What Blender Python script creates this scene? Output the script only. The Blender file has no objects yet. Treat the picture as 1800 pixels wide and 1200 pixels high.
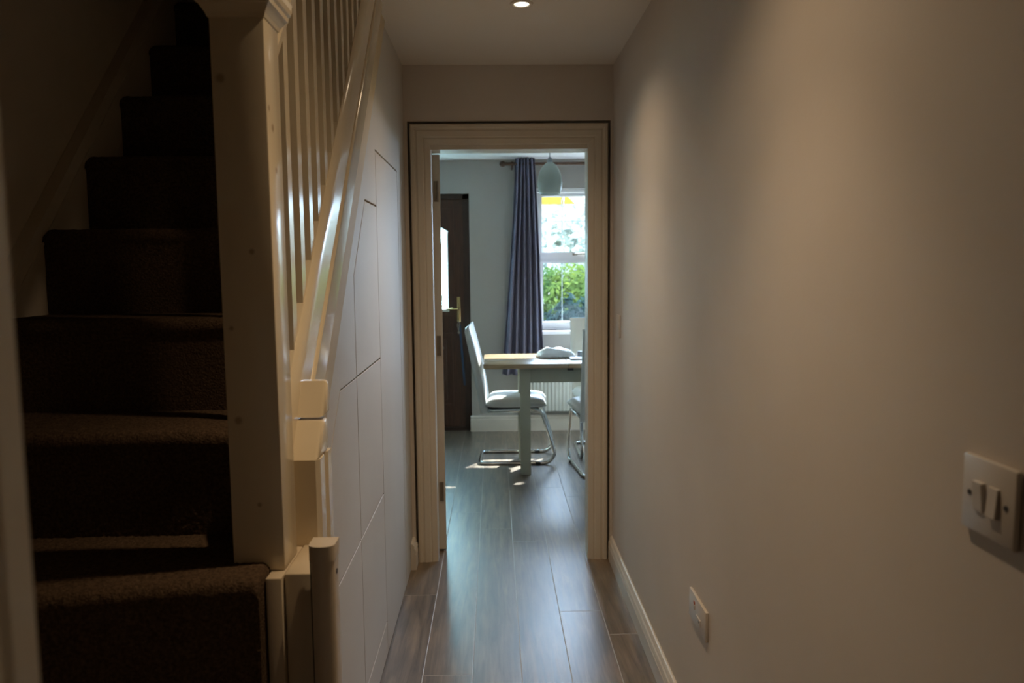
import bpy, bmesh, math, random
from mathutils import Vector, Matrix, noise as mnoise
random.seed(7)
D = bpy.data
C = bpy.context.scene.collection
PI = math.pi

# ------------------------------------------------------------------ camera, world, sun, exposure
sc = bpy.context.scene
cam_d = D.cameras.new('camera'); cam = D.objects.new('camera', cam_d); C.objects.link(cam)
F_PX = 1340.0
cam_d.sensor_width = 36.0; cam_d.lens = F_PX / 1800 * 36.0
cam_d.clip_start = 0.02; cam_d.clip_end = 200
PITCH, YAW, ROLL = 0.0975, 0.0226, -0.0097
cy, sy, cp, sp = math.cos(YAW), math.sin(YAW), math.cos(PITCH), math.sin(PITCH)
fwd = Vector((sy * cp, cy * cp, -sp)); rgt = Vector((cy, -sy, 0)); upv = rgt.cross(fwd)
r2 = rgt * math.cos(ROLL) + upv * math.sin(ROLL); u2 = -rgt * math.sin(ROLL) + upv * math.cos(ROLL)
M = Matrix((r2, u2, -fwd)).transposed().to_4x4()
M.translation = Vector((0, 0, 1.46)); cam.matrix_world = M
cam_d.dof.use_dof = True; cam_d.dof.focus_distance = 2.3; cam_d.dof.aperture_fstop = 4.5
sc.camera = cam

w = D.worlds.new('sky'); sc.world = w; w.use_nodes = True
bg = w.node_tree.nodes['Background']
bg.inputs['Color'].default_value = (0.60, 0.78, 1.08, 1); bg.inputs['Strength'].default_value = 31.0

sun_d = D.lights.new('sun', 'SUN'); sun = D.objects.new('sun', sun_d); C.objects.link(sun)
sun_d.energy = 30.0; sun_d.color = (1.0, 0.98, 0.95); sun_d.angle = math.radians(0.8)
SUN_EL = math.radians(38)
sdir = Vector((-0.50 * math.cos(SUN_EL), -0.866 * math.cos(SUN_EL), -math.sin(SUN_EL)))
sun.rotation_euler = sdir.to_track_quat('-Z', 'Y').to_euler(); sun.location = (6, 16, 12)

por_d = D.lights.new('window_portal', 'AREA'); por = D.objects.new('window_portal', por_d); C.objects.link(por)
por_d.shape = 'RECTANGLE'; por_d.size = 1.8; por_d.size_y = 1.25; por_d.cycles.is_portal = True
por.location = (1.27, 6.93, 1.52); por.rotation_euler = (-PI / 2, 0, 0)   # portal guides the sky light through the window

vs = sc.view_settings
sc.display_settings.display_device = 'sRGB'
vs.view_transform = 'Standard'; vs.look = 'None'; vs.gamma = 1.0; vs.use_curve_mapping = False
vs.exposure = 0.0
LAMP = 1.0            # both hall downlights

# ------------------------------------------------------------------ helpers
def mat(name, col, rough=0.6, metal=0.0, spec=0.5, noise=0.0, nscale=8.0, bump=0.0, bscale=60.0, stretch=None,
        col2=None, trans=0.0, coat=0.0):
    m = D.materials.new(name); m.use_nodes = True
    nt = m.node_tree; b = nt.nodes['Principled BSDF']
    b.inputs['Roughness'].default_value = rough; b.inputs['Metallic'].default_value = metal
    b.inputs['Specular IOR Level'].default_value = spec
    b.inputs['Coat Weight'].default_value = coat; b.inputs['Coat Roughness'].default_value = 0.12
    tc = nt.nodes.new('ShaderNodeTexCoord'); mp = nt.nodes.new('ShaderNodeMapping')
    nt.links.new(tc.outputs['Object'], mp.inputs['Vector'])
    if stretch: mp.inputs['Scale'].default_value = stretch
    n = nt.nodes.new('ShaderNodeTexNoise'); n.inputs['Scale'].default_value = nscale; n.inputs['Detail'].default_value = 6
    nt.links.new(mp.outputs['Vector'], n.inputs['Vector'])
    mx = nt.nodes.new('ShaderNodeMix'); mx.data_type = 'RGBA'
    c2 = col2 or tuple(max(0, c * (1 - noise)) for c in col)
    mx.inputs['A'].default_value = (*col, 1); mx.inputs['B'].default_value = (*c2, 1)
    rp = nt.nodes.new('ShaderNodeMapRange'); rp.inputs['From Min'].default_value = 0.3; rp.inputs['From Max'].default_value = 0.7
    nt.links.new(n.outputs['Fac'], rp.inputs['Value']); nt.links.new(rp.outputs['Result'], mx.inputs['Factor'])
    nt.links.new(mx.outputs['Result'], b.inputs['Base Color'])
    if bump > 0:
        n2 = nt.nodes.new('ShaderNodeTexNoise'); n2.inputs['Scale'].default_value = bscale; n2.inputs['Detail'].default_value = 4
        nt.links.new(mp.outputs['Vector'], n2.inputs['Vector'])
        bp = nt.nodes.new('ShaderNodeBump'); bp.inputs['Strength'].default_value = bump; bp.inputs['Distance'].default_value = 0.004
        nt.links.new(n2.outputs['Fac'], bp.inputs['Height']); nt.links.new(bp.outputs['Normal'], b.inputs['Normal'])
    return m

class MB:
    """collects shapes in a bmesh; build() links ONE mesh object"""
    def __init__(s): s.bm = bmesh.new()
    def box(s, a, b, bev=0.0, seg=2):
        x0, y0, z0 = (min(a[i], b[i]) for i in range(3)); x1, y1, z1 = (max(a[i], b[i]) for i in range(3))
        vs_ = [s.bm.verts.new(p) for p in ((x0,y0,z0),(x1,y0,z0),(x1,y1,z0),(x0,y1,z0),(x0,y0,z1),(x1,y0,z1),(x1,y1,z1),(x0,y1,z1))]
        fs = [s.bm.faces.new([vs_[i] for i in f]) for f in ((0,3,2,1),(4,5,6,7),(0,1,5,4),(1,2,6,5),(2,3,7,6),(3,0,4,7))]
        if bev > 0:
            es = list({e for f in fs for e in f.edges})
            bmesh.ops.bevel(s.bm, geom=es, offset=bev, segments=seg, profile=0.5, affect='EDGES')
        return s
    def prism(s, poly, axis, a, b, bev=0.0):
        """poly in the two other axes (cyclic order), extruded along axis from a to b"""
        def P(p, t):
            if axis == 'x': return (t, p[0], p[1])
            if axis == 'y': return (p[0], t, p[1])
            return (p[0], p[1], t)
        A = [s.bm.verts.new(P(p, a)) for p in poly]; B = [s.bm.verts.new(P(p, b)) for p in poly]
        fs = [s.bm.faces.new(A), s.bm.faces.new(list(reversed(B)))]
        n = len(poly)
        for i in range(n):
            fs.append(s.bm.faces.new((A[i], B[i], B[(i+1) % n], A[(i+1) % n])))
        bmesh.ops.recalc_face_normals(s.bm, faces=fs)
        if bev > 0:
            es = list({e for f in fs for e in f.edges})
            bmesh.ops.bevel(s.bm, geom=es, offset=bev, segments=2, profile=0.5, affect='EDGES')
        return s
    def tube(s, pts, r, n=10, cap=True):
        pts = [Vector(p) for p in pts]; rings = []
        rr = r if isinstance(r, (list, tuple)) else [r] * len(pts)
        up = Vector((0, 0, 1))
        prev = None
        for i, p in enumerate(pts):
            d = (pts[min(i+1, len(pts)-1)] - pts[max(i-1, 0)]).normalized()
            if prev is None:
                u = d.orthogonal().normalized()
            else:
                u = (prev - d * prev.dot(d)).normalized()
            prev = u; v = d.cross(u)
            rings.append([s.bm.verts.new(p + (u * math.cos(2*PI*k/n) + v * math.sin(2*PI*k/n)) * rr[i]) for k in range(n)])
        for a, b in zip(rings, rings[1:]):
            for k in range(n): s.bm.faces.new((a[k], a[(k+1) % n], b[(k+1) % n], b[k]))
        if cap:
            s.bm.faces.new(list(reversed(rings[0]))); s.bm.faces.new(rings[-1])
        return s
    def lathe(s, prof, c, n=32, axis='z', closed=False):
        rings = []
        for r, h in prof:
            ring = []
            for k in range(n):
                a = 2*PI*k/n; q = (r*math.cos(a), r*math.sin(a))
                if axis == 'z': p = (c[0]+q[0], c[1]+q[1], c[2]+h)
                elif axis == 'x': p = (c[0]+h, c[1]+q[0], c[2]+q[1])
                else: p = (c[0]+q[0], c[1]+h, c[2]+q[1])
                ring.append(s.bm.verts.new(p))
            rings.append(ring)
        for a, b in zip(rings, rings[1:]):
            for k in range(n): s.bm.faces.new((a[k], a[(k+1) % n], b[(k+1) % n], b[k]))
        if closed:
            s.bm.faces.new(list(reversed(rings[0]))); s.bm.faces.new(rings[-1])
        bmesh.ops.recalc_face_normals(s.bm, faces=s.bm.faces[:])
        return s
    def grid(s, f, nu, nv, flip=False):
        V = [[s.bm.verts.new(f(i / nu, j / nv)) for j in range(nv + 1)] for i in range(nu + 1)]
        for i in range(nu):
            for j in range(nv):
                q = (V[i][j], V[i+1][j], V[i+1][j+1], V[i][j+1])
                s.bm.faces.new(q[::-1] if flip else q)
        return s
    def build(s, name, m, parent=None, smooth=False, loc=None, auto=None):
        me = D.meshes.new(name)
        o = D.objects.new(name, me); C.objects.link(o)
        off = Vector((0, 0, 0))
        if parent is not None:
            o.parent = parent
            p = parent
            while p is not None: off += Vector(p.location); p = p.parent
            if s.local: off = Vector((0, 0, 0))
        if loc is not None:
            o.location = Vector(loc) - off; off = Vector(loc)
        for v in s.bm.verts: v.co -= off
        s.bm.to_mesh(me); s.bm.free()
        me.materials.append(m)
        if smooth or auto:
            me.polygons.foreach_set('use_smooth', [True] * len(me.polygons))
        if auto:
            try: me.set_sharp_from_angle(angle=math.radians(auto))
            except Exception: pass
        return o
    local = False

def LB():
    b = MB(); b.local = True; return b

def thing(name, label, cat, loc, rz=0.0, group=None):
    o = D.objects.new(name, None); C.objects.link(o); o.location = loc; o.rotation_euler = (0, 0, rz)
    o.empty_display_size = 0.1
    o['label'] = label; o['category'] = cat
    if group: o['group'] = group
    return o
def tag(o, label, cat, group=None):
    o['label'] = label; o['category'] = cat
    if group: o['group'] = group
    return o
def struct(o, label=None, cat=None):
    o['kind'] = 'structure'
    if label: o['label'] = label
    if cat: o['category'] = cat
    return o
def sroot(name, loc, label=None, cat=None):
    o = D.objects.new(name, None); C.objects.link(o); o.location = loc; o.empty_display_size = 0.1
    return struct(o, label, cat)
def dup_tree(o, parent=None):
    c = o.copy(); C.objects.link(c); c.parent = parent
    for ch in list(o.children): dup_tree(ch, c)
    return c

# ------------------------------------------------------------------ materials
m_wall   = mat('hall_wall_paint', (0.66, 0.60, 0.54), 0.7, noise=0.05, nscale=3, bump=0.06, bscale=90, spec=0.3)
m_wallf  = mat('dining_wall_paint', (0.42, 0.405, 0.375), 0.75, noise=0.04, nscale=3, bump=0.05, bscale=90, spec=0.3)
m_ceil   = mat('ceiling_paint', (0.86, 0.80, 0.72), 0.85, noise=0.03, nscale=2, bump=0.05, bscale=120, spec=0.2)
m_ceilf  = mat('dining_ceiling_paint', (0.80, 0.82, 0.84), 0.85, noise=0.03, nscale=2, spec=0.2)
m_swall  = mat('stair_wall_paint', (0.66, 0.58, 0.47), 0.85, noise=0.08, nscale=4, bump=0.08, bscale=50, spec=0.2)
m_arch   = mat('architrave_paint', (0.70, 0.63, 0.52), 0.45, noise=0.06, nscale=9, bump=0.05, bscale=40, stretch=(1, 1, 0.15))
m_skirt  = mat('skirting_paint', (0.68, 0.63, 0.55), 0.4, noise=0.05, nscale=10)
m_panel  = mat('understair_panel_paint', (0.60, 0.56, 0.50), 0.55, noise=0.03, nscale=5, bump=0.03, bscale=25, spec=0.25)
m_gap    = mat('gap_shadow_board', (0.10, 0.085, 0.07), 0.9)
m_gloss  = mat('stair_gloss_paint', (0.75, 0.65, 0.48), 0.16, noise=0.07, nscale=7, bump=0.05, bscale=30, stretch=(1.0, 1.0, 0.2))
m_glossw = mat('string_gloss_paint', (0.76, 0.66, 0.49), 0.17, noise=0.05, nscale=7, bump=0.04, bscale=30, spec=0.4)
m_strip  = mat('cover_strip_paint', (0.66, 0.53, 0.34), 0.6, noise=0.05, nscale=10, spec=0.15)
m_box    = mat('post_board_paint', (0.62, 0.52, 0.38), 0.5, noise=0.05, nscale=10)
m_gate   = mat('stair_gate_plastic', (0.62, 0.54, 0.43), 0.35, noise=0.03)
m_carpet = mat('brown_carpet', (0.115, 0.076, 0.048), 1.0, noise=0.55, nscale=170, bump=0.8, bscale=240, spec=0.05)
m_plastic= mat('white_plastic', (0.62, 0.58, 0.54), 0.35, noise=0.02)
m_black  = mat('black_plastic', (0.015, 0.015, 0.015), 0.4)
m_chrome = mat('chrome', (0.70, 0.74, 0.76), 0.12, metal=1.0)
m_steel  = mat('hinge_steel', (0.32, 0.28, 0.23), 0.45, metal=0.6, noise=0.2, nscale=40)
m_leather= mat('white_leather', (0.62, 0.64, 0.62), 0.38, noise=0.05, nscale=14, bump=0.08, bscale=120)
m_table  = mat('sage_painted_wood', (0.42, 0.43, 0.33), 0.5, noise=0.06, nscale=12, stretch=(1, 1, .2))
m_top    = mat('oak_tabletop', (0.50, 0.36, 0.21), 0.26, noise=0.3, nscale=9, stretch=(0.7, 9, 9), coat=0.25, bump=0.04, bscale=20)
m_door   = mat('dark_brown_door_wood', (0.085, 0.034, 0.016), 0.42, noise=0.45, nscale=10, stretch=(9, 9, 0.7), bump=0.05, bscale=20)
m_doorfr = mat('dark_door_frame_wood', (0.05, 0.022, 0.012), 0.45, noise=0.4, nscale=10, stretch=(9, 9, 0.7))
m_brass  = mat('brass', (0.55, 0.42, 0.20), 0.25, metal=1.0)
m_rod    = mat('curtain_rod_wood', (0.10, 0.045, 0.018), 0.4, noise=0.3, nscale=15, stretch=(.5, 6, 6))
m_curt   = mat('grey_blue_curtain_cloth', (0.21, 0.20, 0.27), 0.9, noise=0.12, nscale=60, bump=0.2, bscale=300, spec=0.1)
m_upvc   = mat('white_window_plastic', (0.88, 0.89, 0.90), 0.35, noise=0.02)
m_rad    = mat('radiator_enamel', (0.62, 0.64, 0.60), 0.35, noise=0.02)
m_leaf   = mat('leaf_green', (0.085, 0.112, 0.020), 0.9, spec=0.05, col2=(0.020, 0.045, 0.012), nscale=2.6)
m_leafd  = mat('leaf_dark_green', (0.016, 0.034, 0.030), 0.9, spec=0.05, col2=(0.007, 0.013, 0.013), nscale=4)
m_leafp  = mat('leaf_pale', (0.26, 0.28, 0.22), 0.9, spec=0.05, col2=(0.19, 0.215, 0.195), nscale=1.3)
m_grass  = mat('grass', (0.06, 0.08, 0.02), 0.9, noise=0.4, nscale=20)
m_yellow = mat('yellow_board', (0.12, 0.075, 0.012), 0.9, spec=0.02, noise=0.1, nscale=30)
m_white  = mat('white_polythene', (0.82, 0.84, 0.85), 0.3, noise=0.03)
m_blue   = mat('blue_ribbon', (0.03, 0.06, 0.12), 0.7)
m_grey   = mat('grey_pot', (0.35, 0.38, 0.42), 0.4)

# leaves let light through
for m in (m_leaf, m_leafd, m_leafp, m_curt):
    nt = m.node_tree; b = nt.nodes['Principled BSDF']
    tr = nt.nodes.new('ShaderNodeBsdfTranslucent'); mx = nt.nodes.new('ShaderNodeMixShader')
    mx.inputs['Fac'].default_value = 0.45 if m is not m_curt else 0.06
    src = b.inputs['Base Color'].links[0].from_socket
    nt.links.new(src, tr.inputs['Color'])
    nt.links.new(b.outputs[0], mx.inputs[1]); nt.links.new(tr.outputs[0], mx.inputs[2])
    nt.links.new(mx.outputs[0], nt.nodes['Material Output'].inputs['Surface'])

def glass_mat(name, tint=(1, 1, 1), haze=0.0):
    m = D.materials.new(name); m.use_nodes = True; nt = m.node_tree
    nt.nodes.remove(nt.nodes['Principled BSDF'])
    t = nt.nodes.new('ShaderNodeBsdfTransparent'); t.inputs['Color'].default_value = (*tint, 1)
    g = nt.nodes.new('ShaderNodeBsdfGlossy'); g.inputs['Roughness'].default_value = 0.02
    lw = nt.nodes.new('ShaderNodeLayerWeight'); lw.inputs['Blend'].default_value = 0.5
    pw = nt.nodes.new('ShaderNodeMath'); pw.operation = 'POWER'; pw.inputs[1].default_value = 5.0
    nt.links.new(lw.outputs['Facing'], pw.inputs[0])
    f = nt.nodes.new('ShaderNodeMath'); f.operation = 'MULTIPLY_ADD'; f.inputs[1].default_value = 0.9; f.inputs[2].default_value = 0.04
    nt.links.new(pw.outputs[0], f.inputs[0])
    a = nt.nodes.new('ShaderNodeMixShader')
    nt.links.new(f.outputs[0], a.inputs[0]); nt.links.new(t.outputs[0], a.inputs[1]); nt.links.new(g.outputs[0], a.inputs[2])
    out = a
    if haze:
        tl = nt.nodes.new('ShaderNodeBsdfTranslucent'); tl.inputs['Color'].default_value = (0.8, 0.97, 0.95, 1)
        bmx = nt.nodes.new('ShaderNodeMixShader'); bmx.inputs[0].default_value = haze
        nt.links.new(a.outputs[0], bmx.inputs[1]); nt.links.new(tl.outputs[0], bmx.inputs[2]); out = bmx
    nt.links.new(out.outputs[0], nt.nodes['Material Output'].inputs['Surface'])
    return m
m_glass = glass_mat('window_glass', (0.95, 0.98, 0.97))
m_obsc = glass_mat('obscured_door_glass', (0.75, 0.95, 0.92), 0.6)

# frosted lamp glass
m_frost = mat('frosted_lamp_glass', (0.58, 0.64, 0.61), 0.35, noise=0.05, nscale=8)
nt = m_frost.node_tree; b = nt.nodes['Principled BSDF']
tl = nt.nodes.new('ShaderNodeBsdfTranslucent'); tl.inputs['Color'].default_value = (0.62, 0.70, 0.68, 1)
mx = nt.nodes.new('ShaderNodeMixShader'); mx.inputs[0].default_value = 0.4
nt.links.new(b.outputs[0], mx.inputs[1]); nt.links.new(tl.outputs[0], mx.inputs[2]); nt.links.new(mx.outputs[0], nt.nodes['Material Output'].inputs['Surface'])

# floor planks: one material, grain and tone vary per plank
m_plank = D.materials.new('greyed_oak_plank'); m_plank.use_nodes = True
nt = m_plank.node_tree; b = nt.nodes['Principled BSDF']
tc = nt.nodes.new('ShaderNodeTexCoord'); oi = nt.nodes.new('ShaderNodeObjectInfo')
ad = nt.nodes.new('ShaderNodeVectorMath'); ad.operation = 'MULTIPLY_ADD'
cmb = nt.nodes.new('ShaderNodeCombineXYZ')
for k in range(3): nt.links.new(oi.outputs['Random'], cmb.inputs[k])
ad.inputs[1].default_value = (37, 91, 13)
nt.links.new(cmb.outputs[0], ad.inputs[0]); nt.links.new(tc.outputs['Object'], ad.inputs[2])
mp = nt.nodes.new('ShaderNodeMapping'); mp.inputs['Scale'].default_value = (16, 1.1, 1)
nt.links.new(ad.outputs[0], mp.inputs['Vector'])
n1 = nt.nodes.new('ShaderNodeTexNoise'); n1.inputs['Scale'].default_value = 2.6; n1.inputs['Detail'].default_value = 8; n1.inputs['Roughness'].default_value = 0.62; n1.inputs['Distortion'].default_value = 0.6
nt.links.new(mp.outputs[0], n1.inputs['Vector'])
mp2 = nt.nodes.new('ShaderNodeMapping'); mp2.inputs['Scale'].default_value = (5, 1.6, 1); nt.links.new(ad.outputs[0], mp2.inputs['Vector'])
n2 = nt.nodes.new('ShaderNodeTexNoise'); n2.inputs['Scale'].default_value = 2.0; n2.inputs['Detail'].default_value = 4; nt.links.new(mp2.outputs[0], n2.inputs['Vector'])
cr = nt.nodes.new('ShaderNodeValToRGB')
cr.color_ramp.elements[0].position = 0.30; cr.color_ramp.elements[0].color = (0.062, 0.043, 0.028, 1)
cr.color_ramp.elements[1].position = 0.66; cr.color_ramp.elements[1].color = (0.29, 0.21, 0.135, 1)
nt.links.new(n1.outputs['Fac'], cr.inputs['Fac'])
mx = nt.nodes.new('ShaderNodeMix'); mx.data_type = 'RGBA'; mx.blend_type = 'MULTIPLY'; mx.inputs['Factor'].default_value = 0.75
cr2 = nt.nodes.new('ShaderNodeValToRGB'); cr2.color_ramp.elements[0].position = 0.35; cr2.color_ramp.elements[0].color = (0.55, 0.55, 0.56, 1); cr2.color_ramp.elements[1].position = 0.62
nt.links.new(n2.outputs['Fac'], cr2.inputs['Fac'])
nt.links.new(cr.outputs[0], mx.inputs['A']); nt.links.new(cr2.outputs[0], mx.inputs['B'])
hs = nt.nodes.new('ShaderNodeHueSaturation'); mr = nt.nodes.new('ShaderNodeMapRange')
mr.inputs['To Min'].default_value = 0.88; mr.inputs['To Max'].default_value = 1.12
nt.links.new(oi.outputs['Random'], mr.inputs['Value']); nt.links.new(mr.outputs[0], hs.inputs['Value']); nt.links.new(mx.outputs['Result'], hs.inputs['Color'])
nt.links.new(hs.outputs[0], b.inputs['Base Color'])
mr2 = nt.nodes.new('ShaderNodeMapRange'); mr2.inputs['To Min'].default_value = 0.34; mr2.inputs['To Max'].default_value = 0.52
nt.links.new(n1.outputs['Fac'], mr2.inputs['Value']); nt.links.new(mr2.outputs[0], b.inputs['Roughness'])
bp = nt.nodes.new('ShaderNodeBump'); bp.inputs['Strength'].default_value = 0.12; bp.inputs['Distance'].default_value = 0.003
b.inputs['Specular IOR Level'].default_value = 0.8; b.inputs['Coat Weight'].default_value = 0.9; b.inputs['Coat Roughness'].default_value = 0.33
nt.links.new(n1.outputs['Fac'], bp.inputs['Height']); nt.links.new(bp.outputs[0], b.inputs['Normal'])
m_plank_edge = mat('plank_edge_highlight', (0.48, 0.44, 0.40), 0.42, noise=0.2, nscale=20)  # pale colour stands in for the light that the seam bevels catch
m_under = mat('floor_underlay', (0.09, 0.075, 0.06), 0.8)

# knots in the painted newel post
m_newel = mat('newel_paint', (0.75, 0.65, 0.48), 0.2, noise=0.07, nscale=7, bump=0.05, bscale=30, stretch=(1, 1, .2), coat=0.3)
nt = m_newel.node_tree; b = nt.nodes['Principled BSDF']
tcn = [n for n in nt.nodes if n.type == 'TEX_COORD'][0]
prev = b.inputs['Base Color'].links[0].from_socket
for kp, rr in (((-.030, -.0425, .846), .011), ((.010, -.0425, .56), .007), ((-.03, -.0425, .43), .006), ((-.025, -.0425, .27), .010),
               ((.045, -.03, .80), .008), ((.045, -.012, .77), .010), ((.045, .0, .70), .008), ((.005, -.0425, .12), .006)):
    ds = nt.nodes.new('ShaderNodeVectorMath'); ds.operation = 'DISTANCE'; ds.inputs[1].default_value = kp
    nt.links.new(tcn.outputs['Object'], ds.inputs[0])
    mr = nt.nodes.new('ShaderNodeMapRange'); mr.interpolation_type = 'SMOOTHSTEP'
    mr.inputs['From Min'].default_value = rr * 0.3; mr.inputs['From Max'].default_value = rr; mr.inputs['To Min'].default_value = 0.55; mr.inputs['To Max'].default_value = 0.0
    nt.links.new(ds.outputs['Value'], mr.inputs['Value'])
    mx = nt.nodes.new('ShaderNodeMix'); mx.data_type = 'RGBA'; mx.inputs['B'].default_value = (0.22, 0.12, 0.06, 1)
    nt.links.new(mr.outputs[0], mx.inputs['Factor']); nt.links.new(prev, mx.inputs['A']); prev = mx.outputs['Result']
nt.links.new(prev, b.inputs['Base Color'])

# ------------------------------------------------------------------ setting: shell
XR = 0.575                      # right wall of the hall
XP = -0.42                      # understair panelling
XS = -1.12                      # outer stair wall
YE = 3.69                       # hall side of the end wall
YB = 6.73                       # room side of the front wall
HC, HF = 2.405, 2.385           # ceilings
XL2, XR2 = -1.75, 2.65          # dining room side walls

fl = struct(MB().box((-1.8, -4.0, -0.05), (2.7, 7.0, -0.012)).build('floor', m_under))
PW, PL = 0.178, 1.83
pm = MB()
lay = []
for ins, z in ((0.0, -0.0115), (0.0, -0.0007), (0.0021, 0.0)):
    lay.append([pm.bm.verts.new(p) for p in ((ins, ins, z), (PW - ins, ins, z), (PW - ins, PL - ins, z), (ins, PL - ins, z))])
pm.bm.faces.new(lay[0][::-1]); pm.bm.faces.new(lay[2])
for la, lb in zip(lay, lay[1:]):
    for k in range(4): pm.bm.faces.new((la[k], la[(k+1) % 4], lb[(k+1) % 4], lb[k]))
p0 = pm.build('plank', m_plank, fl, loc=(0, 0, 0))
p0.data.materials.append(m_plank_edge)
for pf in p0.data.polygons:
    if 0.3 < pf.normal.z < 0.995: pf.material_index = 1
first = True
cols = range(-10, 15)
offs = {}
for k in cols:
    x = -0.095 + k * PW
    off = {2: 3.11, -1: 4.45, 0: 4.15, 1: 3.95, 3: 2.9, -2: 3.3}.get(k, random.uniform(0, PL) + 3)
    ylo = -1.55 if -2 <= k <= 3 else 3.80
    y = off
    while y > ylo: y -= PL
    while y < 6.86:
        if y + PL > ylo - 0.6:
            if first: o = p0; first = False
            else: o = p0.copy(); C.objects.link(o)
            o.location = (x, y, 0)
        y += PL

struct(MB().box((XR, -4.0, -0.05), (XR + 0.12, YE, HC + 0.1)).build('wall_right', m_wall))
# hall end wall: face boards with a recessed reveal round the architrave, and the wall proper behind
e = MB()
e.box((XP - 0.02, YE, 0), (-0.403, YE + 0.05, 2.148)); e.box((0.562, YE, 0), (XR, YE + 0.05, 2.148)); e.box((XP - 0.02, YE, 2.148), (XR, YE + 0.05, HC))
struct(e.build('wall_end', m_wall))
e = MB()
e.box((XL2, YE + 0.05, 0), (-0.335, YE + 0.14, HC)); e.box((0.475, YE + 0.05, 0), (XR2, YE + 0.14, HC)); e.box((-0.335, YE + 0.05, 2.057), (0.475, YE + 0.14, HC))
struct(e.build('wall_partition', m_wallf))
struct(MB().box((-0.42, -4.0, HC), (XR + 0.12, YE + 0.05, HC + 0.12)).build('ceiling', m_ceil))
struct(MB().box((XL2 - .1, YE + 0.14, HF), (XR2 + .1, YB + 0.3, HF + 0.12)).build('ceiling_dining', m_ceilf))
# dining room walls
f = MB(); WX0, WX1, WZ0, WZ1 = 0.37, 2.17, 0.895, 2.14; DX0, DX1, DZ1 = -1.18, -0.212, 2.10
f.box((XL2 - .1, YB, -0.05), (DX0, YB + 0.28, HC)); f.box((DX0, YB, DZ1), (DX1, YB + 0.28, HC)); f.box((DX1, YB, -0.05), (WX0, YB + 0.28, HC))
f.box((WX0, YB, -0.05), (WX1, YB + 0.28, WZ0)); f.box((WX0, YB, WZ1), (WX1, YB + 0.28, HC)); f.box((WX1, YB, -0.05), (XR2 + .1, YB + 0.28, HC))
struct(f.build('wall_front', m_wallf))
struct(MB().box((XL2 - .1, YE + .05, -0.05), (XL2, YB, HC)).build('wall_dining_left', m_wallf))
struct(MB().box((XR2, YE + .05, -0.05), (XR2 + .1, YB, HC)).build('wall_dining_right', m_wallf))
struct(MB().box((-1.3, -4.1, -0.05), (XR + 0.12, -4.0, 2.6)).build('wall_back', m_wall))
# stairwell
struct(MB().box((XS - 0.12, 0.42, -0.05), (XS, 5.2, 5.0)).build('wall_stair', m_swall))
struct(MB().box((XS - 0.12, 0.34, 0.0), (-0.275, 0.42, 5.0)).build('wall_stair_near', m_swall))
struct(MB().box((XS, 5.1, 2.5), (-0.42, 5.2, 5.0)).build('wall_stair_far', m_swall))
struct(MB().box((-0.42, 0.30, HC + 0.12), (-0.34, 5.2, 5.0)).build('wall_stair_upper', m_swall))
struct(MB().box((XS - 0.12, 0.30, 5.0), (-0.30, 5.2, 5.1)).build('ceiling_stair', m_swall))
struct(MB().box((-0.42, 0.34, 2.08), (-0.30, 1.20, HC)).build('wall_gate_head', m_swall)).hide_render = False
# wall at the camera's left, ending in a moulded jamb
struct(MB().box((-0.42, -4.0, -0.05), (-0.288, 0.35, HC)).build('wall_left', m_wall))
j = MB()
j.prism([(-0.30, 0.30), (-0.272, 0.30), (-0.272, 0.405), (-0.270, 0.412), (-0.270, 0.434), (-0.273, 0.438), (-0.30, 0.438)], 'z', 0.0, 2.3)
struct(j.build('trim_1', m_arch), 'cream painted door lining edge at the left of the photo')

# ------------------------------------------------------------------ skirtings
def skirting(name, path_fn, prof, m):
    s = MB()
    A = [path_fn(p, 0) for p in prof]; B = [path_fn(p, 1) for p in prof]
    va = [s.bm.verts.new(p) for p in A]; vb = [s.bm.verts.new(p) for p in B]
    n = len(prof)
    for i in range(n): s.bm.faces.new((va[i], va[(i+1) % n], vb[(i+1) % n], vb[i]))
    s.bm.faces.new(va); s.bm.faces.new(list(reversed(vb)))
    bmesh.ops.recalc_face_normals(s.bm, faces=s.bm.faces[:])
    return struct(s.build(name, m))
H = 0.118
prof = [(0, 0), (0.020, 0), (0.020, H * .56), (0.0165, H * .60), (0.0165, H * .64), (0.020, H * .68), (0.017, H * .78), (0.012, H * .83), (0.014, H * .88), (0.009, H * .97), (0.004, H), (0, H)]
skirting('baseboard_right', lambda p, t: (XR - p[0], (-3.99, YE - 0.001)[t], p[1]), prof, m_skirt)
skirting('baseboard_left', lambda p, t: (XP + 0.001 + p[0] * 1.3, (3.585, YE - 0.001)[t], p[1] * 1.1), prof, m_skirt)
prof2 = [(0, 0), (0.024, 0), (0.024, .105), (0.018, .11), (0.018, .128), (0.008, .138), (0, .138)]
skirting('baseboard_front', lambda p, t: ((DX1 - 0.012, XR2)[t], YB - p[0], p[1]), prof2, m_skirt)

# ------------------------------------------------------------------ door case between hall and dining room
XA0, XA1, ZA = -0.390, 0.549, 2.134
t2 = sroot('trim_2', (0.08, YE, 0), 'cream moulded door case at the end of the hall')
a = MB()
pr = [(0, -0.045), (0, .018), (.006, .022), (.016, .022), (.021, .017), (.027, .017), (.034, .021), (.058, .019), (.063, .014), (.070, .016), (.092, .010), (.096, .004), (.096, -0.045)]
rings = []
for u, d in pr:
    y = YE + 0.012 - d
    rings.append([a.bm.verts.new(p) for p in ((XA0 + u, y, 0), (XA0 + u, y, ZA - u), (XA1 - u, y, ZA - u), (XA1 - u, y, 0))])
for r_, s_ in zip(rings, rings[1:]):
    for k in range(3): a.bm.faces.new((r_[k], r_[k+1], s_[k+1], s_[k]))
bmesh.ops.recalc_face_normals(a.bm, faces=a.bm.faces[:])
a.build('architrave', m_arch, t2)
l = MB()
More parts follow.
